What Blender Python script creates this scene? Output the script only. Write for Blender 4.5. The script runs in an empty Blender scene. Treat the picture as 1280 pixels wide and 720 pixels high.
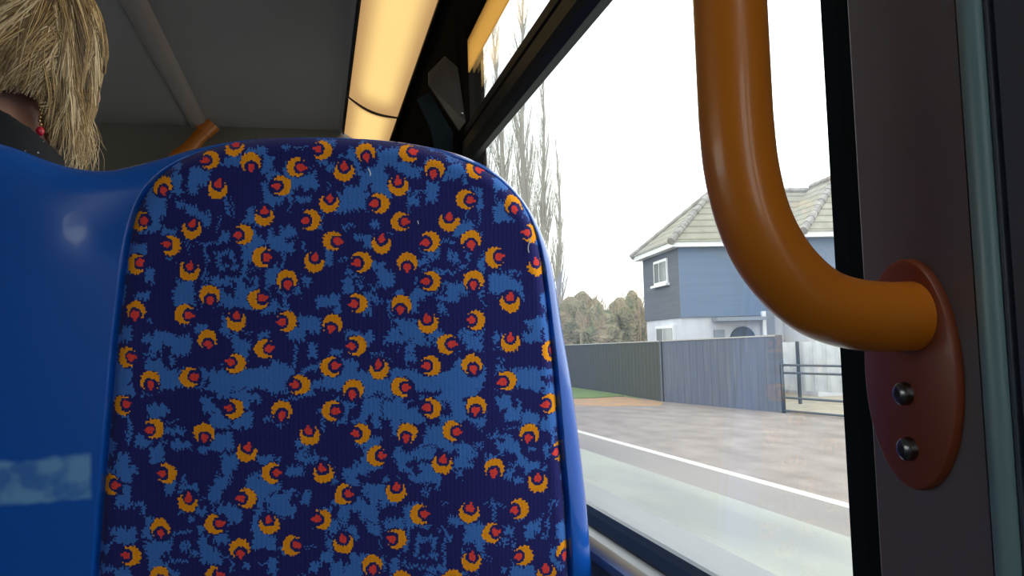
import bpy, bmesh, math, random
import numpy as np
from mathutils import Vector, Matrix
from mathutils.geometry import delaunay_2d_cdt
random.seed(7)
C = bpy.context.scene.collection
R = math.radians
PI = math.pi

# ------------------------------------------------------------------ camera
EYE = Vector((0, 0, 1.9))
YAW, PITCH, ROLL, F = R(13.8), math.atan(0.068), R(1.69), 1000.0
fwd = Vector((math.sin(YAW)*math.cos(PITCH), math.cos(YAW)*math.cos(PITCH), math.sin(PITCH)))
rt0 = Vector((math.cos(YAW), -math.sin(YAW), 0))
up0 = rt0.cross(fwd)
# top of verticals leans left in the photo -> camera rolled
rt = rt0*math.cos(ROLL) - up0*math.sin(ROLL)
up = up0*math.cos(ROLL) + rt0*math.sin(ROLL)
def ray(px, py):
    return (fwd + rt*((px-640)/F) + up*((360-py)/F)).normalized()
def proj(p):
    d = Vector(p) - EYE
    z = d.dot(fwd)
    return (640+F*d.dot(rt)/z, 360-F*d.dot(up)/z)
cam = bpy.data.cameras.new('camera')
cam.sensor_width = 36; cam.lens = F/1280*36; cam.clip_start = .02; cam.clip_end = 500
co = bpy.data.objects.new('camera', cam); C.objects.link(co)
M = Matrix((rt, up, -fwd)).transposed().to_4x4(); M.translation = EYE
co.matrix_world = M
bpy.context.scene.camera = co

# ------------------------------------------------------------------ materials
def mat(name, col, rough=.6, metal=0, coat=0, spec=.5, noise=None, bump=None, sheen=0):
    m = bpy.data.materials.new(name); m.use_nodes = True
    nt = m.node_tree; b = nt.nodes['Principled BSDF']
    b.inputs['Base Color'].default_value = (*col, 1)
    b.inputs['Roughness'].default_value = rough
    b.inputs['Metallic'].default_value = metal
    b.inputs['Coat Weight'].default_value = coat
    b.inputs['Coat Roughness'].default_value = .06
    b.inputs['Specular IOR Level'].default_value = spec
    b.inputs['Sheen Weight'].default_value = sheen
    tc = nt.nodes.new('ShaderNodeTexCoord')
    if noise:
        scale, col2, lo, hi = noise[:4]
        mp = nt.nodes.new('ShaderNodeMapping')
        if len(noise) > 4: mp.inputs['Scale'].default_value = noise[4]
        nt.links.new(tc.outputs['Object'], mp.inputs['Vector'])
        n = nt.nodes.new('ShaderNodeTexNoise'); n.inputs['Scale'].default_value = scale
        n.inputs['Detail'].default_value = 6
        nt.links.new(mp.outputs[0], n.inputs['Vector'])
        r = nt.nodes.new('ShaderNodeValToRGB')
        r.color_ramp.elements[0].position = lo; r.color_ramp.elements[1].position = hi
        r.color_ramp.elements[0].color = (*col, 1); r.color_ramp.elements[1].color = (*col2, 1)
        nt.links.new(n.outputs['Fac'], r.inputs[0]); nt.links.new(r.outputs[0], b.inputs['Base Color'])
    if bump:
        n = nt.nodes.new('ShaderNodeTexNoise'); n.inputs['Scale'].default_value = bump[0]
        n.inputs['Detail'].default_value = 3
        nt.links.new(tc.outputs['Object'], n.inputs['Vector'])
        bp = nt.nodes.new('ShaderNodeBump'); bp.inputs['Strength'].default_value = bump[1]
        bp.inputs['Distance'].default_value = bump[2] if len(bump) > 2 else .002
        nt.links.new(n.outputs['Fac'], bp.inputs['Height']); nt.links.new(bp.outputs[0], b.inputs['Normal'])
    return m
def srgb(r, g, b):
    f = lambda c: (c/255/12.92) if c/255 <= .04045 else ((c/255+.055)/1.055)**2.4
    return (f(r), f(g), f(b))

m_shell = mat('blue_seat_plastic', (.004, .10, .52), .27, coat=.45)
m_navy = mat('moquette_navy', (.020, .022, .15), .95, spec=.1, sheen=.1, bump=(700, .5, .001))
m_sky = mat('moquette_light_blue', (.055, .185, .58), .95, spec=.1, sheen=.1, bump=(700, .5, .001))
m_oran = mat('moquette_orange', (.95, .36, .014), .95, spec=.1, bump=(700, .5, .001))
m_red = mat('moquette_red', (.85, .07, .06), .95, spec=.1, bump=(700, .5, .001))
m_lint = mat('white_lint', (.8, .8, .8), .9)
m_rail = mat('orange_rail_coating', (.70, .205, .010), .33, coat=.25, noise=(3, (.66, .19, .010), .3, .7), bump=(400, .06, .0005))
m_plate = mat('orange_brown_plate', (.22, .045, .014), .42, coat=.1, bump=(500, .08, .0005))
m_pillar = mat('brown_grey_pillar', (.16, .14, .155), .42, bump=(700, .12, .0005))
m_teal = mat('teal_grey_trim', (.17, .28, .31), .35)
m_bluepan = mat('slate_blue_panel', (.06, .075, .115), .4)
m_rubber = mat('black_rubber', (.014, .020, .023), .6, spec=0)
m_cove = mat('matt_black_cove', (.014, .013, .012), .8, spec=0)
m_sill = mat('slate_window_gasket', (.03, .05, .075), .35)
m_black = mat('black_window_frame', (.010, .010, .010), .5, spec=.25, bump=(300, .1, .0006))
m_dark = mat('dark_grey_plastic', (.05, .05, .052), .4, bump=(500, .15, .0006))
m_alu = mat('brushed_aluminium_ledge', (.42, .43, .44), .3, metal=.7, noise=(30, (.33, .34, .36), .35, .65, (1, .15, 1)))
m_ceil = mat('grey_ceiling_laminate', (.40, .385, .385), .5, noise=(2, (.36, .355, .36), .3, .7))
m_bulk = mat('olive_grey_partition', (.22, .21, .18), .55)
m_trim = mat('warm_grey_ceiling_trim', (.42, .37, .36), .45)
m_wall = mat('grey_wall_laminate', (.30, .31, .33), .5)
m_floor = mat('speckled_dark_floor', (.05, .05, .055), .6, noise=(180, (.16, .16, .17), .55, .7))
m_steel = mat('dark_steel', (.18, .18, .19), .25, metal=1)
m_hex = mat('black_socket', (.01, .01, .01), .5)
m_skin = mat('skin', (.62, .34, .25), .5, noise=(25, (.56, .29, .21), .35, .7))
m_gold = mat('gold', (.75, .5, .2), .25, metal=1)
m_bead = mat('red_bead', (.6, .02, .05), .2, coat=.5)
m_trouser = mat('charcoal_trouser', (.03, .03, .035), .9)
hair_m = [mat('hair_'+n, c, .45, noise=(60, c2, .3, .7)) for n, c, c2 in (
    ('blonde', (.62, .43, .20), (.48, .32, .14)), ('pale', (.98, .80, .50), (.8, .62, .36)),
    ('ash', (.36, .25, .12), (.26, .18, .09)), ('dark', (.12, .08, .04), (.2, .13, .07)))]

def jacket_mat():
    m = mat('black_flecked_jacket', (.006, .008, .012), .85)
    nt = m.node_tree; b = nt.nodes['Principled BSDF']
    tc = nt.nodes.new('ShaderNodeTexCoord'); v = nt.nodes.new('ShaderNodeTexVoronoi'); v.inputs['Scale'].default_value = 55
    r = nt.nodes.new('ShaderNodeValToRGB'); r.color_ramp.interpolation = 'CONSTANT'
    r.color_ramp.elements[0].color = (.55, .57, .6, 1); r.color_ramp.elements[1].color = (.006, .008, .012, 1)
    r.color_ramp.elements[1].position = .12
    nt.links.new(tc.outputs['Object'], v.inputs['Vector']); nt.links.new(v.outputs['Distance'], r.inputs[0])
    nt.links.new(r.outputs[0], b.inputs['Base Color'])
    return m
m_jacket = jacket_mat()

def glass_mat(name, tint=(.95, .97, .97)):
    m = bpy.data.materials.new(name); m.use_nodes = True
    nt = m.node_tree; nt.nodes.remove(nt.nodes['Principled BSDF'])
    out = nt.nodes['Material Output']
    g = nt.nodes.new('ShaderNodeNewGeometry')
    d = nt.nodes.new('ShaderNodeVectorMath'); d.operation = 'DOT_PRODUCT'
    nt.links.new(g.outputs['Normal'], d.inputs[0]); nt.links.new(g.outputs['Incoming'], d.inputs[1])
    def mth(op, a, bv=None, c=None):
        n = nt.nodes.new('ShaderNodeMath'); n.operation = op
        for i, x in enumerate((a, bv)):
            if x is None: continue
            if isinstance(x, (int, float)): n.inputs[i].default_value = x
            else: nt.links.new(x, n.inputs[i])
        return n.outputs[0]
    c = mth('ABSOLUTE', d.outputs['Value'])
    f = mth('POWER', mth('SUBTRACT', 1.0, c), 5.0)
    f = mth('ADD', mth('MULTIPLY', f, .95), .05)
    t = nt.nodes.new('ShaderNodeBsdfTransparent'); t.inputs[0].default_value = (*tint, 1)
    gl = nt.nodes.new('ShaderNodeBsdfGlossy'); gl.inputs['Roughness'].default_value = 0.0
    mx = nt.nodes.new('ShaderNodeMixShader')
    nt.links.new(f, mx.inputs[0]); nt.links.new(t.outputs[0], mx.inputs[1]); nt.links.new(gl.outputs[0], mx.inputs[2])
    nt.links.new(mx.outputs[0], out.inputs[0])
    return m
m_glass = glass_mat('window_glass')

def emis(name, col, s):
    m = bpy.data.materials.new(name); m.use_nodes = True
    nt = m.node_tree; nt.nodes.remove(nt.nodes['Principled BSDF'])
    e = nt.nodes.new('ShaderNodeEmission'); e.inputs[0].default_value = (*col, 1); e.inputs[1].default_value = s
    nt.links.new(e.outputs[0], nt.nodes['Material Output'].inputs[0])
    return m
def lens_mat():
    m = bpy.data.materials.new('warm_light_lens'); m.use_nodes = True
    nt = m.node_tree; b = nt.nodes['Principled BSDF']
    b.inputs['Base Color'].default_value = (.7, .5, .25, 1); b.inputs['Roughness'].default_value = .4
    # the tube behind the lens: bright along its middle, fading to the lens edges and ends
    tc = nt.nodes.new('ShaderNodeTexCoord'); sp = nt.nodes.new('ShaderNodeSeparateXYZ')
    nt.links.new(tc.outputs['Generated'], sp.inputs[0])
    def edge(sock, w):
        a = nt.nodes.new('ShaderNodeMath'); a.operation = 'SUBTRACT'; a.inputs[1].default_value = .5; nt.links.new(sock, a.inputs[0])
        c = nt.nodes.new('ShaderNodeMath'); c.operation = 'ABSOLUTE'; nt.links.new(a.outputs[0], c.inputs[0])
        mr = nt.nodes.new('ShaderNodeMapRange'); mr.interpolation_type = 'SMOOTHSTEP'
        mr.inputs['From Min'].default_value = .5; mr.inputs['From Max'].default_value = .5-w
        nt.links.new(c.outputs[0], mr.inputs['Value']); return mr.outputs[0]
    e1, e2 = edge(sp.outputs['X'], .38), edge(sp.outputs['Y'], .09)
    mu = nt.nodes.new('ShaderNodeMath'); mu.operation = 'MULTIPLY'; nt.links.new(e1, mu.inputs[0]); nt.links.new(e2, mu.inputs[1])
    r = nt.nodes.new('ShaderNodeValToRGB')
    r.color_ramp.elements[0].color = (.62, .36, .14, 1); r.color_ramp.elements[1].color = (1.3, .88, .32, 1)
    nt.links.new(mu.outputs[0], r.inputs[0]); nt.links.new(r.outputs[0], b.inputs['Emission Color'])
    b.inputs['Emission Strength'].default_value = .8
    return m
m_lens = lens_mat()

def translucent(name, col):
    m = bpy.data.materials.new(name); m.use_nodes = True
    nt = m.node_tree; nt.nodes.remove(nt.nodes['Principled BSDF'])
    t = nt.nodes.new('ShaderNodeBsdfTranslucent'); t.inputs[0].default_value = (*col, 1)
    d = nt.nodes.new('ShaderNodeBsdfDiffuse'); d.inputs[0].default_value = (*col, 1)
    mx = nt.nodes.new('ShaderNodeMixShader'); mx.inputs[0].default_value = .3
    nt.links.new(t.outputs[0], mx.inputs[1]); nt.links.new(d.outputs[0], mx.inputs[2])
    nt.links.new(mx.outputs[0], nt.nodes['Material Output'].inputs[0])
    return m
m_tan = translucent('lens_reflection_strip', (.92, .66, .30))

# ------------------------------------------------------------------ helpers
def link(name, me, m, parent=None):
    o = bpy.data.objects.new(name, me); C.objects.link(o)
    if m is not None:
        for mm in (m if isinstance(m, (list, tuple)) else [m]): me.materials.append(mm)
    if parent: o.parent = parent
    return o
def obj(name, bm, m, parent=None, smooth=False, auto=None):
    bmesh.ops.recalc_face_normals(bm, faces=bm.faces)
    me = bpy.data.meshes.new(name); bm.to_mesh(me); bm.free()
    if smooth:
        me.polygons.foreach_set('use_smooth', [True]*len(me.polygons))
        if auto:
            me.set_sharp_from_angle(angle=R(auto))
    return link(name, me, m, parent)
def tag(o, label=None, cat=None, group=None, kind=None):
    if label: o['label'] = label
    if cat: o['category'] = cat
    if group: o['group'] = group
    if kind: o['kind'] = kind
    return o
def empty(name, loc, label, cat, group=None, rz=0):
    o = bpy.data.objects.new(name, None); C.objects.link(o); o.location = loc; o.rotation_euler.z = rz
    o.empty_display_size = .1
    return tag(o, label, cat, group)
def box(bm, x0, x1, y0, y1, z0, z1, bev=0):
    r = bmesh.ops.create_cube(bm, size=1)
    for v in r['verts']:
        v.co = Vector(((x0+x1)/2+v.co.x*(x1-x0), (y0+y1)/2+v.co.y*(y1-y0), (z0+z1)/2+v.co.z*(z1-z0)))
    if bev:
        es = {e for v in r['verts'] for e in v.link_edges}
        bmesh.ops.bevel(bm, geom=list(es), offset=bev, segments=3, affect='EDGES', profile=.5)
def B(*a, bev=0):
    bm = bmesh.new(); box(bm, *a, bev=bev); return bm
def prism(bm, pts, axis, a, b):
    """extrude a 2D polygon along axis ('x','y','z') from a to b"""
    def P(p, t):
        return {'x': (t, p[0], p[1]), 'y': (p[0], t, p[1]), 'z': (p[0], p[1], t)}[axis]
    v0 = [bm.verts.new(P(p, a)) for p in pts]; v1 = [bm.verts.new(P(p, b)) for p in pts]
    n = len(pts)
    bm.faces.new(v0); bm.faces.new(v1[::-1])
    for i in range(n): bm.faces.new((v0[i], v0[(i+1) % n], v1[(i+1) % n], v1[i]))
def catmull(P, n=8):
    P = [Vector(p) for p in P]; out = []
    Q = [P[0]*2-P[1]] + P + [P[-1]*2-P[-2]]
    for i in range(1, len(Q)-2):
        for k in range(n):
            t = k/n
            a, b, c, d = Q[i-1], Q[i], Q[i+1], Q[i+2]
            out.append(.5*((2*b)+(-a+c)*t+(2*a-5*b+4*c-d)*t*t+(-a+3*b-3*c+d)*t*t*t))
    out.append(P[-1]); return out
def tube(bm, pts, rad, seg=24, cap=True, mi=0):
    pts = [Vector(p) for p in pts]
    n = len(pts); rads = rad if isinstance(rad, (list, tuple)) else [rad]*n
    t = (pts[1]-pts[0]).normalized(); a = Vector((0, 0, 1)) if abs(t.z) < .9 else Vector((1, 0, 0))
    nrm = t.cross(a).normalized(); rings = []
    for i in range(n):
        t = (pts[min(i+1, n-1)]-pts[max(i-1, 0)]).normalized()
        nrm = (nrm - t*nrm.dot(t)).normalized(); bn = t.cross(nrm)
        rings.append([bm.verts.new(pts[i]+(nrm*math.cos(2*PI*k/seg)+bn*math.sin(2*PI*k/seg))*rads[i]) for k in range(seg)])
    for i in range(n-1):
        for k in range(seg):
            f = bm.faces.new((rings[i][k], rings[i][(k+1) % seg], rings[i+1][(k+1) % seg], rings[i+1][k])); f.material_index = mi
    if cap and seg > 2:
        bm.faces.new(rings[0][::-1]).material_index = mi; bm.faces.new(rings[-1]).material_index = mi
def ball(bm, c, r, sub=3, rot=None):
    res = bmesh.ops.create_icosphere(bm, subdivisions=sub, radius=1)
    for v in res['verts']:
        p = Vector((v.co.x*r[0], v.co.y*r[1], v.co.z*r[2])) if isinstance(r, (tuple, list)) else v.co*r
        if rot: p = rot @ p
        v.co = Vector(c)+p
def copy_tree(o, parent=None):
    c = o.copy(); C.objects.link(c)
    if parent: c.parent = parent
    for ch in list(o.children): copy_tree(ch, c)
    return c

# ------------------------------------------------------------------ the double seat (shell + upholstery pads)
TILT = R(5)
SO = Vector((0, .765, 1.9))                       # a point of the seat's rear plane
SU = Vector((1, 0, 0)); SV = Vector((0, -math.sin(TILT), math.cos(TILT))); SN = SU.cross(SV)   # SN faces back
def seat_uv(px, py):
    d = ray(px, py); t = (SO-EYE).dot(SN)/d.dot(SN)
    p = EYE+d*t-SO
    return Vector((p.dot(SU), p.dot(SV)))
def S3(u, v, h): return SO+SU*u+SV*v+SN*h

right_px = [(750, 760), (748, 720), (742, 640), (733, 560), (722, 480), (711, 415), (701, 350), (691, 308), (676, 272), (656, 241), (630, 215),
            (598, 196), (560, 183), (520, 175), (470, 169), (400, 166), (340, 167), (290, 171), (240, 180), (200, 191), (160, 202), (130, 208),
            (100, 208), (70, 203), (40, 193), (0, 178)]
o_uv = [seat_uv(*p) for p in right_px]
u0, v0 = o_uv[-1]
VB = -.47
left_uv = [Vector((u0-.03, v0+.008)), Vector((u0-.07, v0+.014)), Vector((u0-.13, v0+.016)), Vector((u0-.20, v0+.006)), Vector((u0-.25, v0-.03)),
           Vector((u0-.285, v0-.09)), Vector((u0-.30, v0-.18)), Vector((u0-.315, v0-.30)), Vector((u0-.32, VB))]
start = Vector((o_uv[0].x+.012, VB))
def smooth2(pts, n=5):
    return [Vector((q.x, q.y)) for q in catmull([Vector((p.x, p.y, 0)) for p in pts], n)]
outline = smooth2([start]+o_uv+left_uv, 5)
def add_reflection():  # pale reflection painted into the shell's base colour
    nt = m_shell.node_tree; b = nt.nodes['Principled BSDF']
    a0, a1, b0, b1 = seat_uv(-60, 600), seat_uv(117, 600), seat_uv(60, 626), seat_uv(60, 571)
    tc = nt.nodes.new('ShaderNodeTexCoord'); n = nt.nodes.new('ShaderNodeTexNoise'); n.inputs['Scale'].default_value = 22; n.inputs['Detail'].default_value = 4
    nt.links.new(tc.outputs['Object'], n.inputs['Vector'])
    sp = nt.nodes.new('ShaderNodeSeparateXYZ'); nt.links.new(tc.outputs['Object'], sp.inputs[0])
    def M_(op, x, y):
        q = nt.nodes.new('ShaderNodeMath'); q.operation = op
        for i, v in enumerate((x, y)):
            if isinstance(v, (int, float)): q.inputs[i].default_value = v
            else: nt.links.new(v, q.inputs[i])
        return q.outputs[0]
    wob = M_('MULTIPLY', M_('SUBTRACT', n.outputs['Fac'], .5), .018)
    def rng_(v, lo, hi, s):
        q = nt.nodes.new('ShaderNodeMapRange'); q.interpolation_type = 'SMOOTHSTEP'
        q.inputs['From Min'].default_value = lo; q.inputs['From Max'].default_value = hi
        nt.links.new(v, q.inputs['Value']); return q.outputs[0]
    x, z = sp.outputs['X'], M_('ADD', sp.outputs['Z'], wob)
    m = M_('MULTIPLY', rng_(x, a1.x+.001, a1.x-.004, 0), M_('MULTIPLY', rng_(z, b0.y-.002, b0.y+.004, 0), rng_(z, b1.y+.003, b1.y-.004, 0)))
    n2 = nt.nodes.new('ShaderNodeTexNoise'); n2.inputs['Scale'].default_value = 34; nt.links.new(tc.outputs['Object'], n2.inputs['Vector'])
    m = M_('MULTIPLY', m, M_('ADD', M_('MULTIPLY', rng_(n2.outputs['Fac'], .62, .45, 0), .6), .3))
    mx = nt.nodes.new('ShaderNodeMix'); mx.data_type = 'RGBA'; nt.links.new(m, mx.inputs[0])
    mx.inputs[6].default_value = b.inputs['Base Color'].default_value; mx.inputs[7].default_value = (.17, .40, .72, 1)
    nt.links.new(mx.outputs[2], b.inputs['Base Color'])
add_reflection()
pad_px = [(714, 760), (712, 720), (708, 640), (701, 560), (695, 480), (689, 420), (681, 350), (673, 302), (660, 266), (640, 239), (615, 218),
          (583, 203), (540, 188), (490, 179), (440, 174), (390, 172), (340, 174), (290, 181), (250, 191), (215, 208), (190, 231), (172, 262), (160, 310),
          (152, 370), (145, 430), (139, 500), (133, 570), (127, 640), (121, 720), (118, 760)]
p_uv = [seat_uv(*p) for p in pad_px]
pad_outline = smooth2([Vector((p_uv[0].x+.003, VB+.03))]+p_uv+[Vector((p_uv[-1].x-.008, VB+.03))], 4)
# left pad: the mirror of the right one about the middle of the blue spine
def resample(poly, step):
    out = []; n = len(poly)
    for i in range(n):
        a, b = poly[i], poly[(i+1) % n]; k = max(1, int(math.ceil((b-a).length/step)))
        if (b-a).length > .05: k = max(1, int((b-a).length/.008))
        out += [a.lerp(b, j/k) for j in range(k)]
    return out
outline = resample(outline, .0035); pad_outline = resample(pad_outline, .0035)
MIR = seat_uv(20, 400).x
lp_outline = [Vector((2*MIR-p.x, p.y)) for p in pad_outline][::-1]

def seg_dist(P, poly, closed=True):
    """distance (numpy) from points P (n,2) to a polyline"""
    A = np.array([[p.x, p.y] for p in poly]); Bq = np.roll(A, -1, 0)
    if not closed: A, Bq = A[:-1], Bq[:-1]
    d = np.full(len(P), 1e9)
    for a, b in zip(A, Bq):
        ab = b-a; L = ab.dot(ab)
        if L < 1e-14: continue
        t = np.clip(((P-a)@ab)/L, 0, 1)
        q = a+t[:, None]*ab
        d = np.minimum(d, np.hypot(*(P-q).T))
    return d
def inside(P, poly):
    A = np.array([[p.x, p.y] for p in poly]); n = len(A); r = np.zeros(len(P), bool); j = n-1
    for i in range(n):
        c = ((A[i, 1] > P[:, 1]) != (A[j, 1] > P[:, 1])) & (P[:, 0] < (A[j, 0]-A[i, 0])*(P[:, 1]-A[i, 1])/(A[j, 1]-A[i, 1]+1e-15)+A[i, 0])
        r ^= c; j = i
    return r
def sstep(x, a, b):
    t = np.clip((x-a)/(b-a), 0, 1); return t*t*(3-2*t)
fold_a, fold_b = seat_uv(225, 196), seat_uv(120, 285)
def shell_h(P):
    d = seg_dist(P, outline)
    RD = .026
    e = np.clip(RD-d, 0, RD)
    h = -(RD-np.sqrt(np.maximum(RD*RD-e*e, 0)))
    for po in (pad_outline, lp_outline):
        ins = inside(P, po); dp = seg_dist(P, po); sd = np.where(ins, -dp, dp)
        h = h-.016*(1-sstep(sd, -.004, .0045))
    df = seg_dist(P, [fold_a, fold_b], False)
    h = h-.0034*np.exp(-(df/.024)**2)
    spine = np.exp(-((P[:, 0]-MIR)/.09)**2)
    h = h+.004*spine*(d > .0)*sstep(d, 0, .05)
    return h
def offset_loop(poly, off):
    n = len(poly); out = []
    ar = sum(poly[i].x*poly[(i+1) % n].y-poly[(i+1) % n].x*poly[i].y for i in range(n))
    s = 1 if ar > 0 else -1
    for i in range(n):
        t = poly[(i+1) % n]-poly[i-1]; t.normalize()
        nn = Vector((-t.y, t.x))*s
        out.append(poly[i]+nn*off)
    return out
def shell_mesh():
    pts = [p.copy() for p in outline]; n = len(outline)
    edges = [(i, (i+1) % n) for i in range(n)]
    extra = []
    for off in (.0012, .003, .006, .010, .015, .020, .026, .034): extra += offset_loop(outline, off)
    for po in (pad_outline, lp_outline):
        for off in (-.008, -.005, -.0036, -.0024, -.0012, .0004, .0014, .0024, .0034, .0046, .007): extra += offset_loop(po, off)
    us = np.array([p.x for p in outline]); vs = np.array([p.y for p in outline])
    g = .009; ngrid = len(extra)
    for i, uu in enumerate(np.arange(us.min(), us.max(), g)):
        for vv in np.arange(vs.min(), vs.max(), g):
            extra.append(Vector((uu, vv+(i % 2)*g/2)))
    E = np.array([[p.x, p.y] for p in extra])
    isgrid = np.arange(len(E)) >= ngrid
    dO = seg_dist(E, outline); dP = np.minimum(seg_dist(E, pad_outline), seg_dist(E, lp_outline))
    ok = inside(E, outline) & (dO > .0009) & ~(isgrid & ((dO < .036) | (dP < .011)))
    keepx = np.nonzero(ok)[0]; order = {}; ok2 = []
    for i in keepx:                                 # thin out points that nearly coincide
        k = (int(E[i, 0]/.0009), int(E[i, 1]/.0009))
        if k in order: continue
        order[k] = 1; ok2.append(i)
    pts += [Vector(extra[i]) for i in ok2]
    res = delaunay_2d_cdt(pts, edges, [], 1, 1e-5)
    vv, _, ff = res[0], res[1], res[2]
    P = np.array([[p.x, p.y] for p in vv]); H = shell_h(P)
    bm = bmesh.new()
    bv = [bm.verts.new(S3(P[i, 0], P[i, 1], H[i])-SO) for i in range(len(P))]
    e_ = 2e-4
    gu = (shell_h(P+[e_, 0])-shell_h(P-[e_, 0]))/(2*e_); gv = (shell_h(P+[0, e_])-shell_h(P-[0, e_]))/(2*e_)
    SHN = [(SN-SU*float(a)-SV*float(b)).normalized() for a, b in zip(gu, gv)]
    bm.verts.index_update(); nfront = len(bv)
    for f in ff:
        try: bm.faces.new([bv[i] for i in f])
        except ValueError: pass
    # the side wall and a front skin, 45 mm thick
    be = [e for e in bm.edges if e.is_boundary]
    r = bmesh.ops.extrude_edge_only(bm, edges=be)
    nv = [g_ for g_ in r['geom'] if isinstance(g_, bmesh.types.BMVert)]
    for v in nv: v.co += -SN*.014
    be = [e for e in bm.edges if e.is_boundary]
    r = bmesh.ops.extrude_edge_only(bm, edges=be)
    nv = [g_ for g_ in r['geom'] if isinstance(g_, bmesh.types.BMVert)]
    cen = Vector((sum(v.co.x for v in nv)/len(nv), 0, sum(v.co.z for v in nv)/len(nv)))
    for v in nv:
        d = Vector((cen.x-v.co.x, 0, cen.z-v.co.z)).normalized()
        v.co += -SN*.012+d*.012
    be = [e for e in bm.edges if e.is_boundary]
    bmesh.ops.contextual_create(bm, geom=be)
    return bm, SHN

# --- moquette: a woven grid of stitches, four yarn colours
crescents = """262 199 L,313 203 D,370 209 R,203 232 D,272 236 U,351 232 L,402 187 L,410 254 U,330 270 U,387 275 L,174 276 R,240 286 U,304 293 L,
214 306 L,170 329 R,237 338 U,328 321 R,392 327 U,415 301 R,292 183 U,456 190 D,510 190 R,429 214 U,541 212 D,496 232 U,594 210 R,472 254 L,
580 249 R,641 255 D,499 277 R,559 277 U,662 291 L,475 305 U,535 302 L,586 300 D,450 327 L,507 328 D,616 321 R,670 332 U,263 368 D,359 349 D,
323 373 R,296 399 U,358 400 L,170 387 D,231 392 R,260 423 D,331 434 R,295 452 L,159 445 R,188 474 D,238 470 R,374 478 L,153 505 R,293 508 L,
353 510 D,412 456 R,414 403 D,413 510 R,535 351 L,589 349 D,446 378 L,499 380 D,635 377 U,533 403 U,592 399 L,444 430 L,556 428 R,635 427 U,
687 438 R,472 459 U,536 455 L,587 453 D,631 474 L,440 484 D,499 481 R,536 507 L,592 505 D,686 503 L,193 534 L,256 538 D,309 561 U,386 540 U,
209 589 L,340 587 R,403 587 U,138 605 R,236 624 U,308 618 L,270 650 R,337 650 U,201 657 D,401 644 L,300 680 D,365 676 R,164 692 L,201 716 D,
270 714 R,449 538 L,506 538 D,562 535 R,659 540 D,469 566 R,550 576 U,615 582 D,700 563 L,429 613 R,493 610 U,670 601 U,522 638 R,583 636 U,
646 633 L,428 674 U,493 668 L,463 700 D,611 662 R,586 696 U,651 691 L,706 688 D,681 714 U,500 719 D,562 718 D"""
crs = []
for s in crescents.replace('\n', '').split(','):
    a = s.split(); crs.append((float(a[0]), float(a[1]), a[2]))
rng = np.random.default_rng(11)
# continue the motif below the frame
rows = 0
for yy in range(745, 1060, 32):
    for xx in range(110, 740, 68):
        crs.append((xx+(rows % 2)*34+rng.integers(-8, 8), yy+rng.integers(-10, 10), 'UDLR'[rng.integers(4)]))
    rows += 1
ST = 1.6                                            # stitch, in photo pixels at the pad
PW, PH = int(700/ST), int(980/ST); PX0, PY0 = 80, 130
def fabric_pattern():
    A = np.zeros((PH, PW), np.int8)
    for k in range(2300):
        if k % 5 == 4: w, h = (rng.integers(1, 3), rng.integers(8, 24)) if k % 2 else (rng.integers(8, 22), rng.integers(1, 3))
        elif k % 5 == 3: w, h = rng.integers(3, 8), rng.integers(3, 8)
        else: w, h = rng.integers(6, 19), rng.integers(5, 16)
        x = rng.integers(-5, PW); y = rng.integers(-5, PH)
        A[max(y, 0):y+h, max(x, 0):x+w] = 1 if rng.random() < .67 else 0
    def frame(cx, cy, s):
        for q, c in ((s, 1), (s-2, 0), (s-8, 1), (s-11, 0)):
            if q > 0: A[cy-q:cy+q, cx-q:cx+q] = c
        A[cy-s:cy-s+8, cx+3:cx+9] = 0; A[cy+3:cy+9, cx-s:cx-s+7] = 0; A[cy+2:cy+12, cx+2:cx+12] = 0; A[cy+4:cy+8, cx+4:cx+10] = 1
    for px, py, s in ((283, 328, 15), (530, 680, 16), (566, 322, 12), (236, 680, 12)):
        frame(int((px-PX0)/ST), int((py-PY0)/ST), s)
    # ragged jacquard edges: tongues of yarn along the warp, small steps along the weft, sheared corners
    Y, X = np.mgrid[0:PH, 0:PW]
    jy = rng.choice([-2, -1, -1, 0, 0, 0, 1, 1, 2], (PH//14+2, PW)).repeat(14, 0)[:PH]; jx = rng.integers(-1, 2, (PH, PW//16+2)).repeat(16, 1)[:, :PW]
    sx = np.round(1.5*np.sin(Y*.16+X*.03)).astype(int); sy = np.round(1.2*np.sin(X*.12+Y*.04)).astype(int)
    A = A[np.clip(Y+jy+sy, 0, PH-1), np.clip(X+jx+sx, 0, PW-1)]
    D = {'U': (0, -1), 'D': (0, 1), 'L': (-1, 0), 'R': (1, 0)}
    for (cx, cy, dr) in crs:
        dx, dy = D[dr]
        px = PX0+X*ST; py = PY0+Y*ST
        sub = (slice(max(0, int((cy-22-PY0)/ST)), int((cy+22-PY0)/ST)), slice(max(0, int((cx-22-PX0)/ST)), int((cx+22-PX0)/ST)))
        x, y = px[sub]-cx, py[sub]-cy
        # slight lean of each motif
        an = rng.uniform(-.25, .25); x, y = x*math.cos(an)+y*math.sin(an), -x*math.sin(an)+y*math.cos(an)
        tx, ty = dx, dy
        jit = rng.uniform(-.9, .9, x.shape)
        r = np.hypot(x, y); along = x*tx+y*ty; side = x*ty-y*tx
        halo = np.hypot(along-3, side) < 13.5+jit*1.5
        ang = np.arctan2(y, x)
        outer = r < 12.3+.55*np.sign(np.sin(ang*14))+jit*.3
        cut = np.hypot(along-5.6, side) < 8.6+jit*.3
        red = (np.hypot((along-5.4)/1.0, side) < 4.7+jit*.5) | ((np.abs(side) < 3.0-.12*along) & (along > 5) & (along < 12.5))
        S = A[sub]
        S[halo & (along > -2)] = 0; S[(r < 12.8)] = 0
        S[outer & ~cut] = 2; S[red] = 3
        A[sub] = S
    return A
FAB = fabric_pattern()
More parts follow.
